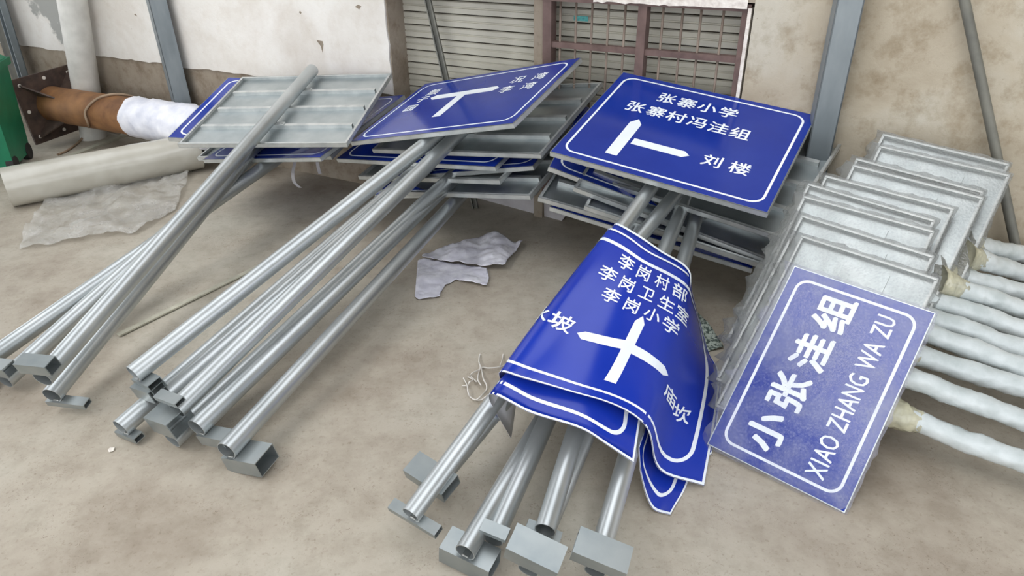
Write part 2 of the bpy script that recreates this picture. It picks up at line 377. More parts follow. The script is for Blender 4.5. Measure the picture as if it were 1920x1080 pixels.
# torn foam along the window head
fo = MB()
xs = [6.05 + i * .03 for i in range(32)]
for x0, x1 in zip(xs[:-1], xs[1:]):
    a0 = 1.548 - .022 * abs(noise.noise(Vector((x0 * 14, 0, 5)))) ; a1 = 1.548 - .022 * abs(noise.noise(Vector((x1 * 14, 0, 5))))
    fo.add([(x0, a0, -.01), (x1, a1, -.01), (x1, 1.60, -.01), (x0, 1.60, -.01), (x0, a0, -.05), (x1, a1, -.05)], [(0, 1, 2, 3), (4, 5, 1, 0)])
o = struct('trim_2', fo, M['foam']); o['label'] = 'torn white sealing foam under the lintel'

# ------------------------------------------------------------------ steel sections standing at the wall
def channel(mb, w_, d_, t, L):
    """C-section along local z, opening towards +y"""
    mb.box((0, -d_ / 2 + t / 2, L / 2), (w_, t, L)); mb.box((-w_ / 2 + t / 2, 0, L / 2), (t, d_, L)); mb.box((w_ / 2 - t / 2, 0, L / 2), (t, d_, L)); return mb
def along(a, b, roll=0.0, face=None):
    a = Vector(a); b = Vector(b); z = (b - a).normalized(); f = Vector(face if face else WN)
    y = (f - z * f.dot(z)).normalized(); x = y.cross(z)
    Mx = Matrix((x, y, z)).transposed().to_4x4(); return Matrix.Translation(a) @ Mx @ Matrix.Rotation(roll, 4, 'Z')
def steel(name, a, b, w_, d_, mat, label, roll=0.0, t=.008, cat='beam', group=None):
    a = Vector(a); b = Vector(b); mb = channel(MB(), w_, d_, t, (b - a).length)
    o = mb.build(name, mat, mw=None); o.matrix_world = along(a, b, roll); return tag(o, label, cat, group)
steel('steel_channel', WP(2.06, 0, .08), WP(2.06, 3.3, .08), .20, .14, M['grey_steel'], 'grey steel channel standing at the wall behind the rusty pipe', roll=math.radians(150))
steel('steel_channel', WP(7.50, 0, .07), WP(7.50, 3.3, .07), .13, .12, M['grey_steel'], 'blue-grey steel channel column to the right of the window', roll=math.radians(195))
steel('steel_angle', WP(-.22, 0.0, .20), WP(-.22, 3.2, .05), .07, .07, M['grey_steel'], 'pale upright steel section leaning in the left corner, right of two')
steel('steel_angle', WP(-.55, 0.0, .26), WP(-.62, 3.0, .08), .09, .07, M['grey_steel'], 'grey steel section leaning in the left corner, left of two')
q = MB(); q.box((0, 0, .8), (.26, .012, 1.6)); o = q.build('metal_plate', M['dull_steel']); o.matrix_world = along(WP(-.42, 0, .14), WP(-.42, 2, .06)); tag(o, 'dull rectangular metal plate between the corner steel sections', 'plate')
o = MB().tube(WP(.66, 0, .16), WP(1.30, 2.6, .15), .125, 28).build('plastic_pipe', M['pvc']); smooth_angle(o); tag(o, 'thick white plastic pipe leaning on the plaster wall', 'pipe')
o = MB().tube(WP(8.78, 0, .13), WP(7.62, 2.5, .04), .024, 12).build('steel_rod', M['dull_steel']); smooth_angle(o); tag(o, 'long thin grey steel tube leaning on the right wall', 'rod')
steel('steel_strut', WP(5.15, 0.0, .02), WP(4.60, 2.0, -.16), .045, .035, M['dull_steel'], 'thin dark steel strut leaning across the left shutter', roll=math.radians(20), cat='strut')

# ------------------------------------------------------------------ green bin
def quad_box(mb, b4, t4):
    v = list(b4) + list(t4); mb.add(v, [(3, 2, 1, 0), (4, 5, 6, 7), (0, 1, 5, 4), (1, 2, 6, 5), (2, 3, 7, 6), (3, 0, 4, 7)]); return mb
c0 = P(60, 290, 0.02); bx = Vector((-.96, -.28, 0)).normalized(); by = Vector((.28, -.96, 0)).normalized()
root = empty('rubbish_bin', loc=(c0.x, c0.y, 0)); tag(root, 'green plastic wheeled bin at the left edge of the picture', 'bin')
def binlvl(z, g): 
    return [bx * (.0 - g) + by * (-g) + Vector((0, 0, z)), bx * (.55 + g) + by * (-g) + Vector((0, 0, z)), bx * (.55 + g) + by * (.5 + g) + Vector((0, 0, z)), bx * (-g) + by * (.5 + g) + Vector((0, 0, z))]
quad_box(MB(), binlvl(.06, 0), binlvl(.85, .05)).build('body', M['green'], root)
quad_box(MB(), binlvl(.85, .075), binlvl(.91, .08)).build('rim', M['green'], root)
lid = quad_box(MB(), binlvl(.912, .06), binlvl(.95, .02)); lid.build('lid', M['green'], root)
for d_ in (0.05, .45):
    a = bx * .02 + by * d_ + Vector((0, 0, .075)); o = MB().tube(a - bx * .03 - by * .0, a + bx * .03, .075, 18).build('wheel', M['tyre'], root); smooth_angle(o)

# ------------------------------------------------------------------ rusty flanged pipe
fc = Vector((-4.52, 6.98, .37)); ax = Vector((.895, -.445, .0)).normalized()
fe = Vector((.15, .585, .03)); fe = (fe - ax * fe.dot(ax)).normalized(); fu = ax.cross(fe)
if fu.z < 0: fu = -fu
FM = Matrix.Translation(fc) @ Matrix((ax, fe, fu)).transposed().to_4x4()
root = empty('flanged_pipe', FM); tag(root, 'rusty steel pipe with a square bolt flange lying along the wall', 'pipe')
bmf = bmesh.new()
HS = .315; holes = [(-.25, .25), (0, .26), (.25, .25), (-.26, 0), (.26, 0), (-.25, -.25), (0, -.26), (.25, -.25)]
pl = MB().box((-.012, 0, 0), (.024, 2 * HS, 2 * HS)); pl.build('flange_plate', M['primer'], root)
for y, z in holes:
    MB().tube((.0, y, z), (.004, y, z), .017, 12).build('bolt_hole', M['paper'], root)
o = MB().tube((2.6, 0, 0), (.0, 0, 0), .172, 40, inner=.155, depth=.6).build('pipe_body', M['rust'], root); smooth_angle(o)
for k, a in enumerate((45, 135, 225, 315)):
    ca, sa = math.cos(math.radians(a)), math.sin(math.radians(a)); g = MB(); t_ = Vector((0, -sa, ca)) * .007
    pr = [(0, .16), (0, .36), (.03, .36), (.26, .168), (.26, .16)]
    vs = [Vector((x, ca * r_, sa * r_)) + t_ for x, r_ in pr] + [Vector((x, ca * r_, sa * r_)) - t_ for x, r_ in pr]
    g.add(vs, [(0, 1, 2, 3, 4), (9, 8, 7, 6, 5)] + [(i, 5 + i, 5 + (i + 1) % 5, (i + 1) % 5) for i in range(5)]); g.build('gusset', M['primer'], root)
# woven wrap around its right half
def wrapf(i, a): 
    return .184 + .014 * noise.noise(Vector((i * .35, math.cos(a) * 2, math.sin(a) * 2))) + (.02 * max(0, noise.noise(Vector((i * .9, math.cos(a) * 5, math.sin(a) * 5)))))
vs, fs = path_tube([(1.18 + .045 * i, 0, 0) for i in range(26)], wrapf, 36, False)
o = mk('woven_wrap', [v + Vector((.02 * noise.noise(Vector((math.cos(i / 36 * 6.283) * 2, math.sin(i / 36 * 6.283) * 2, 0))) if i < 36 else 0, 0, 0)) for i, v in enumerate(vs)], fs, M['woven'], root, True); o['label'] = 'white woven plastic wrap'
# hose over it
hp = [P(108, 290, .012), P(128, 281, .012), P(152, 262, .02), P(165, 240, .12)]
def on_pipe(x, ang, r=.187):
    return FM @ Vector((x, math.cos(ang) * r, math.sin(ang) * r))
hp += [on_pipe(.70, math.radians(205)), on_pipe(.74, math.radians(160)), on_pipe(.85, math.radians(115)), on_pipe(.97, math.radians(75)), on_pipe(1.03, math.radians(30), .2), on_pipe(1.05, math.radians(-20), .22)]
vs, fs = path_tube(catmull(hp, 8), .011, 8); o = mk('hose', vs, fs, M['hose'], None, True); tag(o, 'thin tan hose draped over the rusty pipe and across the floor', 'hose')
# flat bar on the floor behind the film roll
def bar_between(name, a, b, w_, h_, mat, label, cat='bar'):
    a = Vector(a); b = Vector(b); d_ = (b - a); L = d_.length; mb = MB().box((0, 0, L / 2), (w_, h_, L))
    o = mb.build(name, mat); o.matrix_world = along(a, b, face=(0, 0, 1)); return tag(o, label, cat)
bar_between('flat_bar', P(105, 303, .012), P(243, 249, .012), .07, .02, M['bar_flat'], 'pale flat metal bar on the floor behind the film roll')
bar_between('flat_bar', P(222, 628, .012), P(500, 492, .012), .035, .008, M['bar_flat'], 'thin flat strip on the floor between the left and middle pole stacks')
# roll of bubble film
a = P(12, 352, .16); b_ = P(372, 283, .16); dirr = (b_ - a).normalized(); L = (b_ - a).length
N = 40
def rollr(i, an):
    spiral = .004 * (an / (2 * math.pi)); return .155 - .0 * i + spiral + .003 * noise.noise(Vector((i * .2, math.cos(an) * 2, math.sin(an) * 2)))
vs, fs = path_tube([a + dirr * (L * i / N) for i in range(N + 1)], rollr, 48)
o = mk('film_roll', vs, fs, M['roll']); smooth_angle(o, 50); tag(o, 'fat roll of grey bubble film lying beside the green bin', 'roll')

# ------------------------------------------------------------------ thin sheets described by a net of points
class Net:
    def __init__(s, us, vs, rows):
        s.us = us; s.vs = vs; s.g = [[P(*c) for c in r] for r in rows]
    @staticmethod
    def _cr(xs, ps, x):
        n_ = len(xs); i = 0
        while i < n_ - 2 and x > xs[i + 1]: i += 1
        h = xs[i + 1] - xs[i]; t = (x - xs[i]) / h
        def tan(k):
            if k <= 0: return (ps[1] - ps[0]) / (xs[1] - xs[0])
            if k >= n_ - 1: return (ps[-1] - ps[-2]) / (xs[-1] - xs[-2])
            return (ps[k + 1] - ps[k - 1]) / (xs[k + 1] - xs[k - 1])
        m0 = tan(i) * h; m1 = tan(i + 1) * h; t2 = t * t; t3 = t2 * t
        return ps[i] * (2 * t3 - 3 * t2 + 1) + m0 * (t3 - 2 * t2 + t) + ps[i + 1] * (-2 * t3 + 3 * t2) + m1 * (t3 - t2)
    def at(s, u, v):
        return s._cr(s.vs, [s._cr(s.us, r, u) for r in s.g], v)
    def nrm(s, u, v, e=.004):
        du = s.at(min(u + e, 1), v) - s.at(max(u - e, 0), v); dv = s.at(u, min(v + e, 1)) - s.at(u, max(v - e, 0))
        return dv.cross(du).normalized()
    def cache(s, nu, nv):
        s.nu, s.nv = nu, nv
        s.T = [[s.at(i / nu, j / nv) for i in range(nu + 1)] for j in range(nv + 1)]
        s.NT = [[s.nrm(i / nu, j / nv) for i in range(nu + 1)] for j in range(nv + 1)]; return s
    def fast(s, u, v, off=0.0):
        u = min(max(u, 0), 1) * s.nu; v = min(max(v, 0), 1) * s.nv; i = min(int(u), s.nu - 1); j = min(int(v), s.nv - 1); a = u - i; b = v - j
        def bl(T): return T[j][i] * (1 - a) * (1 - b) + T[j][i + 1] * a * (1 - b) + T[j + 1][i] * (1 - a) * b + T[j + 1][i + 1] * a * b
        return bl(s.T) + bl(s.NT) * off
def sheet(name, net, mat_top, mat_back, thick=.0016, parent=None, nu=48, nv=40, hole=None):
    net.cache(nu, nv); vs = []; fs = []; mi = []
    for lay, off in ((0, thick / 2), (1, -thick / 2)):
        for j in range(nv + 1):
            for i in range(nu + 1): vs.append(net.T[j][i] + net.NT[j][i] * off)
    K = (nu + 1) * (nv + 1); id_ = lambda i, j, l=0: l * K + j * (nu + 1) + i
    for j in range(nv):
        for i in range(nu):
            fs.append((id_(i, j), id_(i, j + 1), id_(i + 1, j + 1), id_(i + 1, j))); mi.append(0)
            fs.append((id_(i, j, 1), id_(i + 1, j, 1), id_(i + 1, j + 1, 1), id_(i, j + 1, 1))); mi.append(1)
    for i in range(nu):
        for j in (0, nv): fs.append((id_(i, j), id_(i + 1, j), id_(i + 1, j, 1), id_(i, j, 1))); mi.append(1)
    for j in range(nv):
        for i in (0, nu): fs.append((id_(i, j), id_(i, j, 1), id_(i, j + 1, 1), id_(i, j + 1))); mi.append(1)
    return mk(name, vs, fs, None, parent, True, [mat_top, mat_back], mi)
def drape(mb, net, Wd, Hd, step, off, name, mat, parent):
    """map a flat design (metres, centred) on to a net"""
    bm = bmesh.new(); vl = [bm.verts.new(v) for v in mb.v]
    for f in mb.f:
        try: bm.faces.new([vl[i] for i in f])
        except ValueError: pass
    for axis, ext in ((0, Wd), (1, Hd)):
        k = -ext / 2 + step
        while k < ext / 2:
            no = Vector((1, 0, 0)) if axis == 0 else Vector((0, 1, 0))
            bmesh.ops.bisect_plane(bm, geom=bm.verts[:] + bm.edges[:] + bm.faces[:], plane_co=no * k, plane_no=no, dist=1e-6); k += step
    for v in bm.verts: v.co = net.fast(v.co.x / Wd + .5, .5 - v.co.y / Hd, off + v.co.z)
    me = bpy.data.meshes.new(name); bm.to_mesh(me); bm.free(); me.materials.append(mat)
    o = bpy.data.objects.new(name, me); COL.objects.link(o); o.parent = parent; return o

# ------------------------------------------------------------------ the signs
PR = 0.038; RIMD = 0.03
_mesh_cache = {}
def border_part(root, W, H, inset, lw, r, z=.0012, mat='white'):
    v, f = ring_outline(W - 2 * inset, H - 2 * inset, r, lw); o = mk('border_line', [(x, y, z) for x, y, _ in v], f, M[mat], root); return o
def panel_parts(root, W, H, ribs=3, print_=True):
    p = MB(); p.box((0, 0, -.0015), (W, H, .003)); 
    o = p.build('back_sheet', M['tray'], root)
    f = MB().box((0, 0, .0004), (W - .012, H - .012, .0008)); o = f.build('face_film', M['blue'], root); o['label'] = 'blue reflective face film'
    r = MB()
    for s in (-1, 1):
        r.box((0, s * (H / 2 - .002), -RIMD / 2), (W, .004, RIMD)); r.box((s * (W / 2 - .002), 0, -RIMD / 2), (.004, H - .008, RIMD))
        r.box((0, s * (H / 2 - .009), -RIMD + .001), (W, .018, .002)); r.box((s * (W / 2 - .009), 0, -RIMD + .001), (.018, H - .03, .002))
    r.build('rim_frame', M['rim'], root)
    for k in range(ribs):
        y = -H / 2 + H * (k + 1) / (ribs + 1); q = MB()
        q.box((0, y, -RIMD + .0015), (W - .10, .030, .003)); q.box((0, y - .012, -.0155), (W - .10, .003, .025)); q.box((0, y + .012, -.0155), (W - .10, .003, .025))
        q.build('rib', M['rim'], root)
    border_part(root, W, H, .045, .013, .075)
PR_MAIN = PR
def sign(label, Mpx, end, edge, up, H=1.0, W=1.2, L=2.12, box=(.2, .08, .07), name='road_sign', group=None, ptop=.10, zend=.12, frame=None):
    """Mpx (x, y): where the pole axis passes the board's lower edge; end, zend: the pole's foot; L the free length of pole"""
    PR = PR_MAIN if group == G1 else .045
    E_ = P(end[0], end[1], zend)
    Mp = P(*Mpx)
    L = (Mp - E_).length
    u = (Mp - E_).normalized()
    if frame is None:
        if isinstance(edge, float):      # given rise of the lower edge towards the right
            h = u.cross(Vector((0, 0, 1))).normalized(); k = h.cross(u) 
            if k.z < 0: k = -k
            sa = edge / k.z; e = h * math.sqrt(1 - sa * sa) + k * sa
        else:
            m_ = (Mp - CAM).cross(ray(*edge)); e = u.cross(m_).normalized()
        if e.dot(_rt) < 0: e = -e
        ez = e.z
        if not up: e = -e
        nn = e.cross(u)
        O = Mp + u * (H / 2) + nn * (PR + RIMD + .002)
        BM = Matrix((e, u, nn)).transposed()
    else:
        O, BM = frame; e, _, nn = [BM.col[i] for i in range(3)]; ez = e.z
    MWs = Matrix.Translation(O) @ BM.to_4x4(); root = empty(name, MWs); tag(root, label, 'sign', group); inv = MWs.inverted()
    panel_parts(root, W, H)
    za = -(PR + RIMD + .002)
    yb = -H / 2 - L
    pe = inv @ E_; pt = inv @ Mp; ud = (pt - pe).normalized(); pt = pt + ud * (H - ptop)
    QM = Matrix.Identity(4)
    if frame is not None:
        pt.z = za; pt.x = 0; pe.z = min(pe.z, za + .01); ud = (pt - pe).normalized()
        x_ = ud.cross(Vector((0, 0, 1))).normalized(); QM = Matrix.Translation(pe) @ Matrix((x_, ud, x_.cross(ud))).transposed().to_4x4() @ Matrix.Translation((0, -yb, -za))
    o = MB().tube(pe, pt, PR, 28, inner=PR - .003, depth=.5).build('pole', M['pole'], root); smooth_angle(o)
    for s in (-.25, .25):
        q = MB().box((0, s * H, -RIMD - .004), (2 * PR + .05, .04, .009))
        cl = q.build('clamp', M['rim'], root)
        for sx in (-1, 1): MB().tube((sx * (PR + .014), s * H, -RIMD - .004), (sx * (PR + .014), s * H, -RIMD - .014), .007, 6).build('bolt', M['weld'], cl)
    if box:
        bw, bh, bd = box[:3]; xo = box[3] if len(box) > 3 else 0.0; yo = box[4] if len(box) > 4 else .0
        zc = za - PR - bd / 2 + .006; q = MB(); t_ = .004; yc = yb + bh / 2 - .01 + yo
        q.box((xo, yc, zc + bd / 2 - t_ / 2), (bw, bh, t_)); q.box((xo, yc, zc - bd / 2 + t_ / 2), (bw, bh, t_))
        q.box((xo, yc - bh / 2 + t_ / 2, zc), (bw, t_, bd - 2 * t_)); q.box((xo, yc + bh / 2 - t_ / 2, zc), (bw, t_, bd - 2 * t_))
        bbx = q.build('base_box', M['box'], root, mw=QM)
        wv, wf = path_tube([(-PR * .8 + PR * 1.6 * k / 10, yb + .006, za - PR + .002 - .004 * math.sin(k)) for k in range(11)], lambda i, a: .005 + .002 * math.sin(i * 2.3), 6)
        mk('weld', wv, wf, M['weld'], bbx, True)
    root['W'] = W
    return root
def lettering(root, items, sx=1.0, rot=0.0, z=.0014, bold=.03):
    mb = MB(); put_glyphs(mb, items, z, rot, sx, bold); return mb.build('lettering', M['white'], root)
def arrow_part(root, polys, z=.0013):
    mb = MB()
    for k, p in enumerate(polys): mb.add([(x, y, z + k * .0002) for x, y in p], [tuple(range(len(p)))])
    return mb.build('arrow', M['white'], root)

G1 = 'road signs stacked at the right of the wall opening'
G2 = 'road signs stacked in the middle against the wall'
G3 = 'road signs stacked at the left against the wall'
# -- stack of the big right-hand sign
FA = (Vector((0.9928, 3.8387, 0.9473)), Matrix(((0.8591, 0.5107, -0.032), (-0.5006, 0.8258, -0.2599), (-0.1063, 0.2393, 0.9651))))
_u = Vector((.18, .95, .23)).normalized(); _e = Vector((-.98, .2, -.05)); _e = (_e - _u * _e.dot(_u)).normalized(); _n = _e.cross(_u)
FG = (Vector((-1.56, 4.965, .835)) + _n * .03, Matrix((_e, _u, _n)).transposed())
FT = (Vector((-0.2978, 4.5294, 0.9713)), Matrix(((0.8098, 0.4943, -0.3161), (-0.5368, 0.8416, -0.0591), (0.2368, 0.2176, 0.9469))))
A = sign('large blue sign, topmost of its pile, with white L-shaped arrow and three lines of characters', (1222, 359, .73), (770, 966), None, True, W=1.2, H=1.0, box=(.22, .045, .03, .0), group=G1, zend=.16, frame=FA, ptop=.3)
lettering(A, [('张', -.229, .308, .115), ('寨', -.104, .308, .115), ('小', .021, .308, .115), ('学', .146, .308, .115)], sx=1.0)
lettering(A, [('张', -.359, .138, .118), ('寨', -.230, .138, .118), ('村', -.106, .135, .118), ('冯', .020, .132, .118), ('洼', .146, .128, .118), ('组', .272, .125, .118)])
lettering(A, [('刘', .218, -.198, .115), ('楼', .368, -.199, .115)])
arrow_part(A, [[(-.325, -.376), (-.255, -.376), (-.255, -.03), (-.29, .02), (-.325, -.03)], [(-.235, -.235), (.06, -.235), (.095, -.205), (.06, -.175), (-.235, -.175)]])
sign('back-facing sign just under the large blue one, foot box behind the leftmost pole', (1262, 370, .68), (797, 930), (1451, 429), False, H=.92, box=(.2, .1, .06, .0, .02), group=G1, zend=.09)
sign('blue sign peeking out at the lower left of the large blue sign', (1206, 399, .53), (1022, 995), (1074, 350), True, H=.85, box=(.13, .05, .03), group=G1, zend=.19)
sign('back-facing sign whose square foot box covers a pole end, third pole from the right', (1270, 412, .58), (990, 1070), (1404, 462), False, H=.85, box=(.19, .1, .08), group=G1, zend=.10)
sign('back-facing sign with the rightmost pole of the right pile', (1296, 440, .52), (1115, 1072), (1400, 474), False, H=.9, box=(.19, .1, .06), group=G1, zend=.12)
sign('low blue-faced sign near the floor, pole second from the left foot', (1208, 462, .36), (872, 1036), (1400, 522), True, H=.85, box=(.2, .1, .09), group=G1, zend=.13)
sign('back-facing sign low at the left of the right pile, pole end wide open', (1196, 412, .52), (924, 1012), (1380, 464), False, H=.9, box=(.1, .05, .02), group=G1, zend=.12)

# -- middle pile
T = sign('tilted blue sign topmost of the middle pile, with white Y-shaped arrow', (803, 262, .82), (250, 702), None, True, W=1.33, H=.89, box=(.17, .07, .06, .02), group=G2, zend=.28, frame=FT, ptop=.5)
lettering(T, [('颜', -.424, .237, .105), ('子', -.449, .128, .105), ('园', -.462, -.004, .105)], sx=1.0)
lettering(T, [('况', .310, .222, .105), ('湾', .476, .226, .105)]); lettering(T, [('李', .300, .084, .105), ('湾', .466, .090, .105)])
arrow_part(T, [[(-.38, .135), (-.34, .095), (.18, .095), (.215, .130), (.18, .165), (-.34, .165)], [(-.115, -.21), (-.045, -.21), (-.045, .1), (-.115, .1)]])
sign('large back-facing sign directly under the tilted blue sign, with cross ribs', (838, 272, .77), (330, 768), (1002, 276), False, W=1.33, H=.9, box=(.16, .05, .025, 0.02), group=G2, zend=.21)
sign('blue-faced sign lying low on the left of the middle pile', (775, 324, .53), (226, 803), (935, 334), True, H=.8, W=1.33, box=(.15, .05, .03), group=G2, zend=.08)
sign('grey sign edge sloping up to the right under the back-facing sign', (842, 344, .48), (368, 803), (1012, 332), True, W=1.3, H=.85, box=(.17, .07, .055, .06), group=G2, zend=.15)
sign('back-facing sign near the floor with a large square foot box', (828, 350, .50), (322, 825), (985, 354), False, H=.9, W=1.3, box=(.17, .12, .09), group=G2, zend=.06)
sign('lowest blue-faced sign of the middle pile with the rightmost pole', (850, 382, .36), (424, 846), (1017, 379), True, H=.9, box=(.19, .12, .08, .05), group=G2, zend=.12)
sign('sign in the middle pile whose foot box is tucked under the topmost pole end', (790, 322, .56), (292, 762), (950, 326), False, H=.9, box=(.15, .08, .07, .02), group=G2, zend=.12)
# -- left pile
sign('topmost sign of the left pile lying face down with its pole over the ribs', (480, 258, .76), (93, 726), (650, 258), False, W=1.23, H=.985, box=(.17, .07, .06, .0), group=G3, ptop=.02, zend=.22, frame=FG)
sign('blue-faced sign whose left corner shows beyond the face-down sign', (470, 284, .59), (97, 742), (614, 292), True, H=.95, box=(.2, .05, .03, .05), group=G3, zend=.12)
sign('back-facing sign under the blue one in the left pile, foot box at the picture edge', (484, 283, .55), (8, 714), (640, 281), False, box=(.17, .07, .06), group=G3, zend=.08)
sign('lowest blue-faced sign of the left pile, its pole leaving the picture at the left', (492, 316, .48), (-62, 702), (655, 315), True, box=(.17, .07, .06), group=G3, zend=.10)

# ------------------------------------------------------------------ wrapped small signs at the right
GW = 'bubble-wrapped signs leaning in a row'
def wrap_box(W, H, z0, z1, seed, rag=.02):
    """slightly puffed skin round a panel"""
    nx, ny = 22, 30; vs = []; fs = []
    ragl = rag * 2.2
    def nz(p, k=1.0): return noise.noise(Vector((p[0] * 7 + seed, p[1] * 7, p[2] * 7 + seed * 3))) * k
    for side, z in ((0, z1), (1, z0)):
        for j in range(ny + 1):
            for i in range(nx + 1):
                x = -W / 2 + W * i / nx; y = -H / 2 + H * j / ny; edge = min(i, nx - i, j, ny - j)
                p = Vector((x, y, z + (1 if side == 0 else -1) * (.004 + abs(nz((x, y, side), .010)))))
                if edge == 0:
                    p.z = (z0 + z1) / 2 + (z - (z0 + z1) / 2) * .8
                    p.x += (-(.012 + abs(nz((y * 3, x, 3), ragl * 2)) + abs(nz((y * 9, x, 7 + side), ragl))) if i == 0 else .008 + abs(nz((y * 2, x, 3), rag))) if i in (0, nx) else 0
                    p.y += math.copysign(.008 + abs(nz((x * 2, y, 5), rag)), y) if j in (0, ny) else 0
                vs.append(p)
    K = (nx + 1) * (ny + 1); I = lambda i, j, l=0: l * K + j * (nx + 1) + i
    for j in range(ny):
        for i in range(nx):
            fs.append((I(i, j), I(i + 1, j), I(i + 1, j + 1), I(i, j + 1))); fs.append((I(i, j, 1), I(i, j + 1, 1), I(i + 1, j + 1, 1), I(i + 1, j, 1)))
    for i in range(nx):
        for j in (0, ny): fs.append((I(i, j), I(i, j, 1), I(i + 1, j, 1), I(i + 1, j)))
    for j in range(ny):
        for i in (0, nx): fs.append((I(i, j), I(i, j + 1), I(i, j + 1, 1), I(i, j, 1)))
    return vs, fs
XR = Matrix(((0.7705, 0.4926, -0.4046), (-0.6353, 0.5408, -0.5513), (-0.0527, 0.6818, 0.7296)))
def wrapped(label, tl, ztl, exit_px, zexit, seed, face=False, W=.585, H=.9, rot=0.0, origin=None, tape=True, pr=.034):
    R = XR @ Matrix.Rotation(rot, 3, 'Z') if rot else XR
    if origin is not None: O = Vector(origin)
    else: O = P(tl[0], tl[1], ztl) - R @ Vector((-W / 2, H / 2, 0))
    MW = Matrix.Translation(O) @ R.to_4x4(); root = empty('wrapped_sign', MW); tag(root, label, 'sign', GW)
    # local x towards the pole, z out of the visible side
    p = MB()
    if face:
        MB().box((0, 0, -.0015), (W, H, .003)).build('back_sheet', M['tray'], root)
        o = MB().box((0, 0, .0006), (W - .008, H - .008, .001)).build('face_film', M['blue'], root); o['label'] = 'blue face film'
        border_part(root, W, H, .042, .012, .055, z=.0016)
        r = MB()
        for s in (-1, 1): r.box((0, s * (H / 2 - .002), -RIMD / 2 - .002), (W, .004, RIMD)); r.box((s * (W / 2 - .002), 0, -RIMD / 2 - .002), (.004, H, RIMD))
        r.build('rim_frame', M['rim'], root); z0, z1 = -RIMD - .004, .003
    else:
        MB().box((0, 0, -RIMD), (W, H, .003)).build('back_sheet', M['tray'], root)
        r = MB()
        for s in (-1, 1):
            r.box((0, s * (H / 2 - .002), -RIMD / 2), (W, .004, RIMD)); r.box((s * (W / 2 - .002), 0, -RIMD / 2), (.004, H, RIMD))
            r.box((0, s * (H / 2 - .006), -.001), (W, .012, .002)); r.box((s * (W / 2 - .006), 0, -.001), (.012, H - .03, .002))
        r.build('rim_frame', M['rim'], root)
        MB().box((.10, 0, -.024), (.035, H - .1, .008)).build('rib', M['tray'], root)
        z0, z1 = -RIMD - .004, .004
    vs, fs = wrap_box(W, H, z0, z1, seed); mk('bubble_wrap', vs, fs, M['bubble_thin' if face else 'bubble'], root, True)
    # pole, in world terms
    za = -RIMD - .04 if face else -.018
    a = MW @ Vector((W / 2 - .05 if not face else .0, 0, za)); b = P(*exit_px, zexit); d_ = (b - a).normalized(); b2 = b + d_ * 1.2
    inv = MW.inverted(); al, bl = inv @ a, inv @ b2
    o = MB().tube(al, bl, pr, 18).build('pole', M['pole'], root); smooth_angle(o)
    a3 = MW @ Vector((W / 2 + .015, 0, za)); st = (a3 - a).dot(d_); Lw = (b2 - a).length - st; nseg = 110
    pts = [inv @ (a + d_ * (st + Lw * i / nseg) + Vector((0, 0, .010 * noise.noise(Vector((i * .08, seed, 0)))))) for i in range(nseg + 1)]
    def rr(i, an):
        tw = an + i * .19
        return pr + .005 + .012 * abs(noise.noise(Vector((i * .07, seed * 2.0, 1)))) + .012 * abs(noise.noise(Vector((i * .09, math.cos(tw) * 1.6, math.sin(tw) * 1.6 + seed)))) + .006 * abs(noise.noise(Vector((i * .4, math.cos(an) * 4, math.sin(an) * 4 + seed))))
    vs, fs = path_tube(pts, rr, 20); mk('film_sleeve', vs, fs, M['film'], root, True)
    if tape:
        pts = [inv @ (a + d_ * (st - .04 + .15 * i / 10)) for i in range(11)]
        vs, fs = path_tube(pts, lambda i, an: .075 - .003 * i + .016 * noise.noise(Vector((i * .6, math.cos(an) * 2.4, math.sin(an) * 2.4 + seed))), 18)
        o = mk('film_bunch', vs, fs, M['tape'], root, True)
    return root
X = wrapped('blue face-up sign with large white characters and Latin letters, front of the wrapped row', None, 0, (1920, 868), .16, 1, True, origin=(1.2874, 2.3649, 0.3264))
RX = math.radians(90)
mbx = MB()
put_glyphs(mbx, [('小', -.098, -.285, .155), ('张', -.085, -.09, .155), ('洼', -.072, .105, .155), ('组', -.058, .300, .155)], .0018, RX, 1.05, .03)
for q_, (dx_, dy_) in enumerate(((.0022, .002), (-.0022, -.002), (.002, -.0025))):
    put_glyphs(mbx, [(c_, x_ + dx_, y_ + dy_, .160) for c_, x_, y_ in (('小', -.098, -.285), ('张', -.085, -.09), ('洼', -.072, .105), ('组', -.058, .300))], .0027 + q_ * .0008, RX, 1.05, .03)
mbx.build('lettering', M['white'], X)
txt = 'XIAO ZHANG WA ZU'; adv = {'I': .5, ' ': .55, 'W': 1.45, 'X': 1.0, 'A': 1.0, 'O': 1.1, 'Z': .95, 'H': 1.05, 'N': 1.05, 'G': 1.1, 'U': 1.02}
tot = sum(adv[c_] for c_ in txt); y = -.375; its = []
for c_ in txt:
    wd = .745 * adv[c_] / tot
    if c_ != ' ': its.append((c_, .136, y + wd / 2, .108))
    y += wd
mbx = MB(); put_glyphs(mbx, its, .0018, RX, .66, .006); put_glyphs(mbx, [(c_, x_ + .0018, y_ + .0018, z_) for c_, x_, y_, z_ in its], .0024, RX, .66, .006); mbx.build('lettering', M['white'], X)
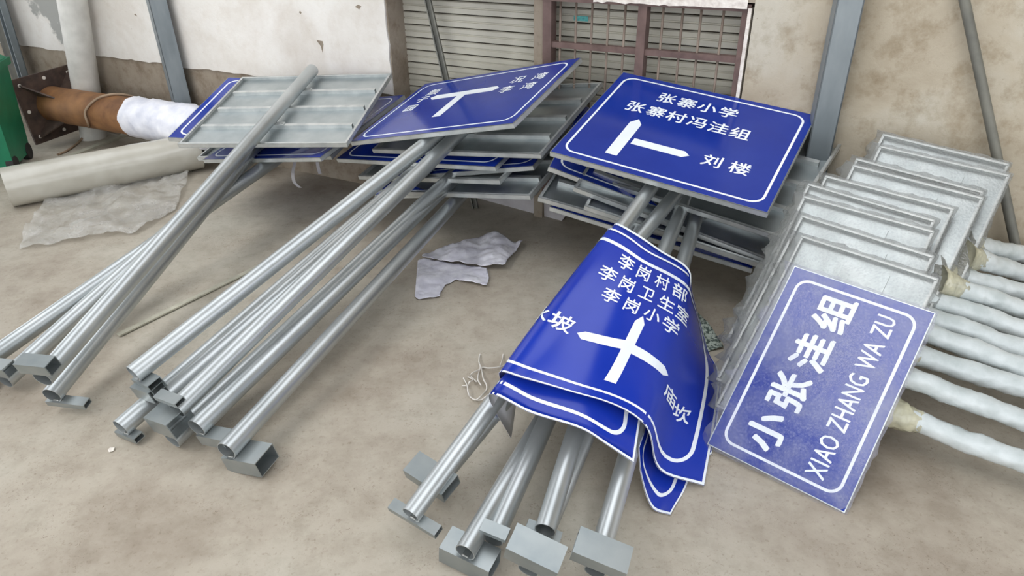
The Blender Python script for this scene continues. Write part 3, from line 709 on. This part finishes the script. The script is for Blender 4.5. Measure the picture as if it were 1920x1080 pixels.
WR_ = [((1503, 440), (1920, 788), .13, 'second wrapped sign from the front, showing its tray back above the blue one'),
       ((1503, 402), (1920, 728), .16, 'third wrapped sign from the front, tray back showing'),
       ((1507, 366), (1920, 690), .17, 'fourth wrapped sign from the front, tray back showing'),
       ((1516, 343), (1920, 655), .18, 'fifth wrapped sign from the front, tray back showing'),
       ((1548, 328), (1920, 618), .19, 'sixth wrapped sign from the front, shifted to the right'),
       ((1600, 308), (1920, 582), .20, 'seventh wrapped sign from the front, narrow strip showing'),
       ((1606, 296), (1920, 548), .21, 'eighth wrapped sign from the front, behind the narrow strip'),
       ((1650, 272), (1920, 512), .22, 'second wrapped sign from the wall'),
       ((1656, 250), (1920, 478), .23, 'rearmost wrapped sign, closest to the wall')]
for k, (tl, ex, ze, lb) in enumerate(WR_):
    nX = XR.col[2]; r_ = ray(*tl); dk = Vector((1.28, 2.79, .65)).dot(nX) - .05 * (k + 1)   # each one lies just behind the one before
    ztl = (CAM + r_ * ((dk - CAM.dot(nX)) / r_.dot(nX))).z; ze = .17 + (ztl - .65) * .85
    wrapped(lb, tl, ztl, ex, ze, k * 3 + 5, rot=math.radians(random.uniform(-1.5, 1.5)), tape=(k % 2 == 1 or k > 5))

# ------------------------------------------------------------------ blue printed films lying over the poles
us = [0, .09, .2, .38, .6, .7, .85, 1.0]; vv = [0, .25, .5, .75, 1.0]
N1 = Net(us, vv, [
    [(1150, 470, .55), (1140, 434, .735), (1170, 443, .755), (1215, 475, .72), (1264, 500, .63), (1291, 520, .55), (1297, 552, .38), (1310, 595, .16)],
    [(1096, 525, .48), (1088, 500, .675), (1130, 517, .69), (1183, 545, .66), (1245, 575, .57), (1276, 595, .50), (1303, 630, .30), (1328, 660, .08)],
    [(1048, 590, .40), (1036, 567, .61), (1080, 587, .625), (1145, 615, .60), (1215, 645, .52), (1248, 670, .44), (1290, 712, .24), (1348, 702, .05)],
    [(992, 660, .33), (984, 636, .545), (1030, 655, .56), (1105, 685, .54), (1185, 716, .46), (1230, 742, .38), (1268, 800, .16), (1338, 800, .02)],
    [(948, 735, .28), (936, 703, .48), (978, 713, .50), (1062, 737, .475), (1160, 768, .41), (1212, 806, .33), (1236, 885, .10), (1320, 911, .012)]])
root = empty('printed_film', loc=(0, 0, 0)); tag(root, 'uppermost blue printed film draped over the poles, with white cross arrow', 'film sheet', 'blue films draped over the poles')
for j_, row_ in enumerate(N1.g):
    for i_ in range(8): row_[i_].z += .012 * (i_ < 7)
sheet('film', N1, M['vinyl'], M['vback'], parent=root)
FW, FH = 1.2, 1.0
mb = MB(); v, f = ring_outline(FW - .13, FH - .13, .08, .018, 10); mb.add(v, f); drape(mb, N1, FW, FH, .03, .0022, 'border_line', M['white'], root)
mb = MB(); v, f = ring_outline(FW - .002, FH - .002, .002, .010, 1); mb.add(v, f); drape(mb, N1, FW, FH, .03, .0022, 'white_edge', M['white'], root)
mb = MB(); q1, q2 = .086, .086
put_glyphs(mb, [('李', -.25, .362, q1), ('岗', -.105, .362, q1), ('村', .055, .362, q1), ('部', .20, .362, q1)], 0, sx=1.42)
put_glyphs(mb, [('李', -.325, .258, q1), ('岗', -.18, .258, q1), ('卫', -.025, .258, q1), ('生', .13, .258, q1), ('室', .255, .258, q1)], 0, sx=1.42)
put_glyphs(mb, [('李', -.235, .155, q1), ('岗', -.085, .155, q1), ('小', .07, .155, q1), ('学', .205, .155, q1)], 0, sx=1.42)
put_glyphs(mb, [('水', -.50, -.095, .105), ('坡', -.378, -.095, .105), ('庙', .328, -.165, .09), ('坎', .425, -.195, .09)], 0, sx=1.15)
drape(mb, N1, FW, FH, .02, .0026, 'lettering', M['white'], root)
mb = MB()
for k, pp in enumerate([[(-.02, -.33), (.05, -.33), (.05, .08), (.015, .125), (-.02, .08)], [(-.285, -.115), (-.25, -.14), (-.02, -.105), (-.02, -.05), (-.25, -.09)], [(.05, -.11), (.25, -.12), (.285, -.09), (.25, -.065), (.05, -.055)]]):
    mb.add([(x, y, 0) for x, y in pp], [tuple(range(len(pp)))])
drape(mb, N1, FW, FH, .02, .0026, 'arrow', M['white'], root)
def extra_film(label, us_, vs_, rows, Wd, Hd, lines=True):
    N_ = Net(us_, vs_, rows); r_ = empty('printed_film'); tag(r_, label, 'film sheet', 'blue films draped over the poles')
    sheet('film', N_, M['vinyl'], M['vback'], parent=r_, nu=36, nv=30)
    mb = MB(); v, f = ring_outline(Wd - .002, Hd - .002, .002, .010, 1); mb.add(v, f); drape(mb, N_, Wd, Hd, .03, .0022, 'white_edge', M['white'], r_)
    if lines:
        mb = MB(); v, f = ring_outline(Wd - .12, Hd - .12, .08, .018, 10); mb.add(v, f); drape(mb, N_, Wd, Hd, .03, .0022, 'border_line', M['white'], r_)
    return r_
extra_film('second blue film, its white edges showing above and below the top one', [0, .2, .4, .65, .85, 1], [0, .25, .5, .75, 1], [
    [(1162, 455, .50), (1153, 419, .73), (1190, 436, .74), (1240, 470, .67), (1293, 507, .575), (1290, 560, .48)],
    [(1100, 520, .42), (1092, 503, .655), (1130, 520, .67), (1190, 550, .635), (1240, 575, .555), (1268, 600, .49)],
    [(1050, 590, .34), (1040, 573, .58), (1080, 592, .59), (1145, 620, .56), (1200, 646, .50), (1236, 672, .42)],
    [(985, 680, .25), (982, 654, .50), (1020, 674, .51), (1090, 702, .485), (1150, 730, .42), (1208, 750, .34)],
    [(958, 822, .06), (916, 740, .44), (994, 774, .425), (1089, 804, .38), (1139, 835, .34), (1188, 868, .29)]], 1.0, 1.1)
extra_film('blue film corner hanging to the floor below the top film', [0, .35, .7, 1], [0, .5, 1], [
    [(1230, 700, .32), (1250, 700, .26), (1285, 700, .17), (1310, 710, .08)],
    [(1211, 790, .26), (1224, 835, .13), (1255, 850, .06), (1296, 880, .008)],
    [(1197, 838, .26), (1202, 893, .14), (1222, 952, .02), (1257, 966, .006)]], .5, .5)
extra_film('edge of another blue film showing at the right beside the wrapped signs', [0, .5, 1], [0, .5, 1], [
    [(1290, 680, .07), (1325, 692, .03), (1356, 697, .02)], [(1290, 770, .03), (1322, 780, .02), (1346, 780, .01)], [(1292, 850, .02), (1315, 858, .008), (1334, 852, .006)]], .3, .4, False)

# ------------------------------------------------------------------ loose things on the floor
def poly_sheet(name, pts, amp, mat, step=.03, base=.006, thick=.002, seed=0, freq=7):
    """crumpled thin sheet: outline as points on the floor"""
    bm = bmesh.new(); w_ = [P(x, y, 0.0) for x, y in pts]; c = sum(w_, Vector()) / len(w_)
    bm.faces.new([bm.verts.new(v - c) for v in w_]); bmesh.ops.triangulate(bm, faces=bm.faces)
    for ax_ in (Vector((1, 0, 0)), Vector((0, 1, 0))):
        k = -2.0
        while k < 2.0:
            bmesh.ops.bisect_plane(bm, geom=bm.verts[:] + bm.edges[:] + bm.faces[:], plane_co=ax_ * k, plane_no=ax_, dist=1e-5); k += step
    bmesh.ops.triangulate(bm, faces=bm.faces)
    for v in bm.verts:
        q = Vector((v.co.x * freq, v.co.y * freq, seed)); h = abs(noise.noise(q)) * 1.2 + .5 * abs(noise.noise(q * 2.7)) + .25 * abs(noise.noise(q * 6))
        v.co.z = base + amp * h
    bmesh.ops.recalc_face_normals(bm, faces=bm.faces)
    if sum(f.normal.z for f in bm.faces) < 0: bmesh.ops.reverse_faces(bm, faces=bm.faces)
    g = bmesh.ops.extrude_face_region(bm, geom=bm.faces[:]); vs_ = [e_ for e_ in g['geom'] if isinstance(e_, bmesh.types.BMVert)]
    for v in vs_: v.co.z -= thick
    bmesh.ops.recalc_face_normals(bm, faces=bm.faces)
    me = bpy.data.meshes.new(name); bm.to_mesh(me); bm.free(); me.materials.append(mat); me.polygons.foreach_set('use_smooth', [True] * len(me.polygons))
    o = bpy.data.objects.new(name, me); COL.objects.link(o); o.location = c; return o
o = poly_sheet('bubble_sheet', [(38, 470), (52, 430), (75, 400), (100, 360), (128, 345), (170, 342), (188, 333), (215, 336), (245, 339), (300, 333), (362, 322), (350, 350), (330, 395), (290, 420), (258, 440), (200, 446), (122, 457), (100, 463), (60, 466)], .075, M['bubble_sheet'], seed=3, freq=3.0)
tag(o, 'crumpled translucent bubble wrap sheet on the floor in front of the film roll', 'plastic sheet')
k5 = lambda L_: [(760 + x / 7.2, 430 + y / 7.2) for x, y in L_]
o = poly_sheet('plastic_scrap', k5([(170, 450), (235, 425), (820, 500), (1100, 560), (1130, 680), (1100, 800), (900, 750), (690, 700), (540, 775), (475, 880), (470, 930), (180, 965), (130, 930)]), .03, M['scrap'], step=.015, seed=5, freq=4); tag(o, 'white plastic scrap on the floor, lower folded piece', 'plastic sheet', 'white plastic scraps on the floor')
o = poly_sheet('plastic_scrap', k5([(230, 420), (820, 210), (1130, 130), (1330, 180), (1390, 240), (1590, 230), (1380, 490), (1350, 575), (1100, 560), (820, 540), (500, 480), (240, 460)]), .04, M['scrap'], step=.015, base=.03, seed=9, freq=4); tag(o, 'greyish plastic scrap with a pointed right corner lying over the white one', 'plastic sheet', 'white plastic scraps on the floor')
o = poly_sheet('netting_scrap', [(1296, 585), (1318, 598), (1345, 635), (1356, 655), (1320, 662), (1290, 640)], .02, M['net'], seed=2); tag(o, 'mottled green-grey scrap on the floor between blue film and wrapped signs', 'scrap')
o = poly_sheet('paper_scrap', [(203, 846), (208, 840), (216, 841), (214, 847), (205, 850)], .006, M['paper'], step=.01); tag(o, 'tiny white paper scrap on the floor at the lower left', 'scrap')
# white string tangle
def strg(pts, z=.006): 
    return catmull([P(840 + x / 9, 640 + y / 9, z + .012 * (i % 3)) for i, (x, y) in enumerate(pts)], 6)
mb = MB()
for pl_ in ([(540, 220), (520, 330), (545, 430), (520, 520), (500, 640), (560, 740)], [(930, 220), (910, 330), (880, 400)], [(1010, 370), (880, 430), (700, 450), (580, 440), (500, 490), (400, 540), (390, 590), (480, 680)],
            [(260, 620), (320, 740), (340, 860), (380, 940), (470, 985), (560, 920), (640, 830), (650, 740), (600, 640), (570, 500), (545, 400)], [(240, 750), (310, 745)], [(480, 990), (570, 980), (680, 900)], [(340, 600), (420, 650), (360, 690), (340, 760)]):
    v, f = path_tube(strg(pl_), .0035, 6); mb.add(v, f)
o = mb.build('string_tangle', M['string'], smooth=True); tag(o, 'small tangle of white string on the floor left of the blue film', 'string')
# pale board on the floor under the middle pile
w_ = [P(867, 364, .0), P(1053, 414, .0), P(1085, 372, .22), P(905, 322, .22)]
bk = Vector((.012, .024, -.004))
o = quad_box(MB(), [q + bk for q in w_], w_).build('pale_board', M['panel']); tag(o, 'pale flat board leaning low behind the floor gap between middle and right piles', 'board')
# plastic straps hanging under the left pile
for k, pl_ in enumerate(([(553, 304, .42), (549, 325, .36), (552, 342, .30), (563, 352, .27)], [(595, 304, .42), (597, 316, .38), (600, 326, .35)])):
    pts = catmull([P(*q) for q in pl_], 5); v = []; f = []
    for p in pts: v += [p + Vector((-.012, 0, 0)), p + Vector((.012, 0, 0)), p + Vector((.012, .003, 0)), p + Vector((-.012, .003, 0))]
    for i in range(len(pts) - 1):
        for j in range(4): f.append((4 * i + j, 4 * i + (j + 1) % 4, 4 * i + 4 + (j + 1) % 4, 4 * i + 4 + j))
    f += [(0, 1, 2, 3), tuple(len(v) - 4 + j for j in range(4))]
    o = mk('plastic_strap', v, f, M['panel']); tag(o, ['longer curled white strap hanging under the left pile', 'shorter white strap hanging under the left pile'][k], 'strap', 'straps under the left pile')
# things behind the wrapped row
o = bar_between('reddish_board', P(1903, 337, .62), P(1876, 425, .30), .10, .03, M['red'], 'faded reddish board leaning behind the rearmost wrapped sign', 'board')
o = MB().tube(P(1897, 352, .45), P(1922, 446, .03), .008, 10).build('thin_rod', M['dull_steel']); smooth_angle(o); tag(o, 'thin bright rod leaning in the dark corner at the right edge', 'rod')
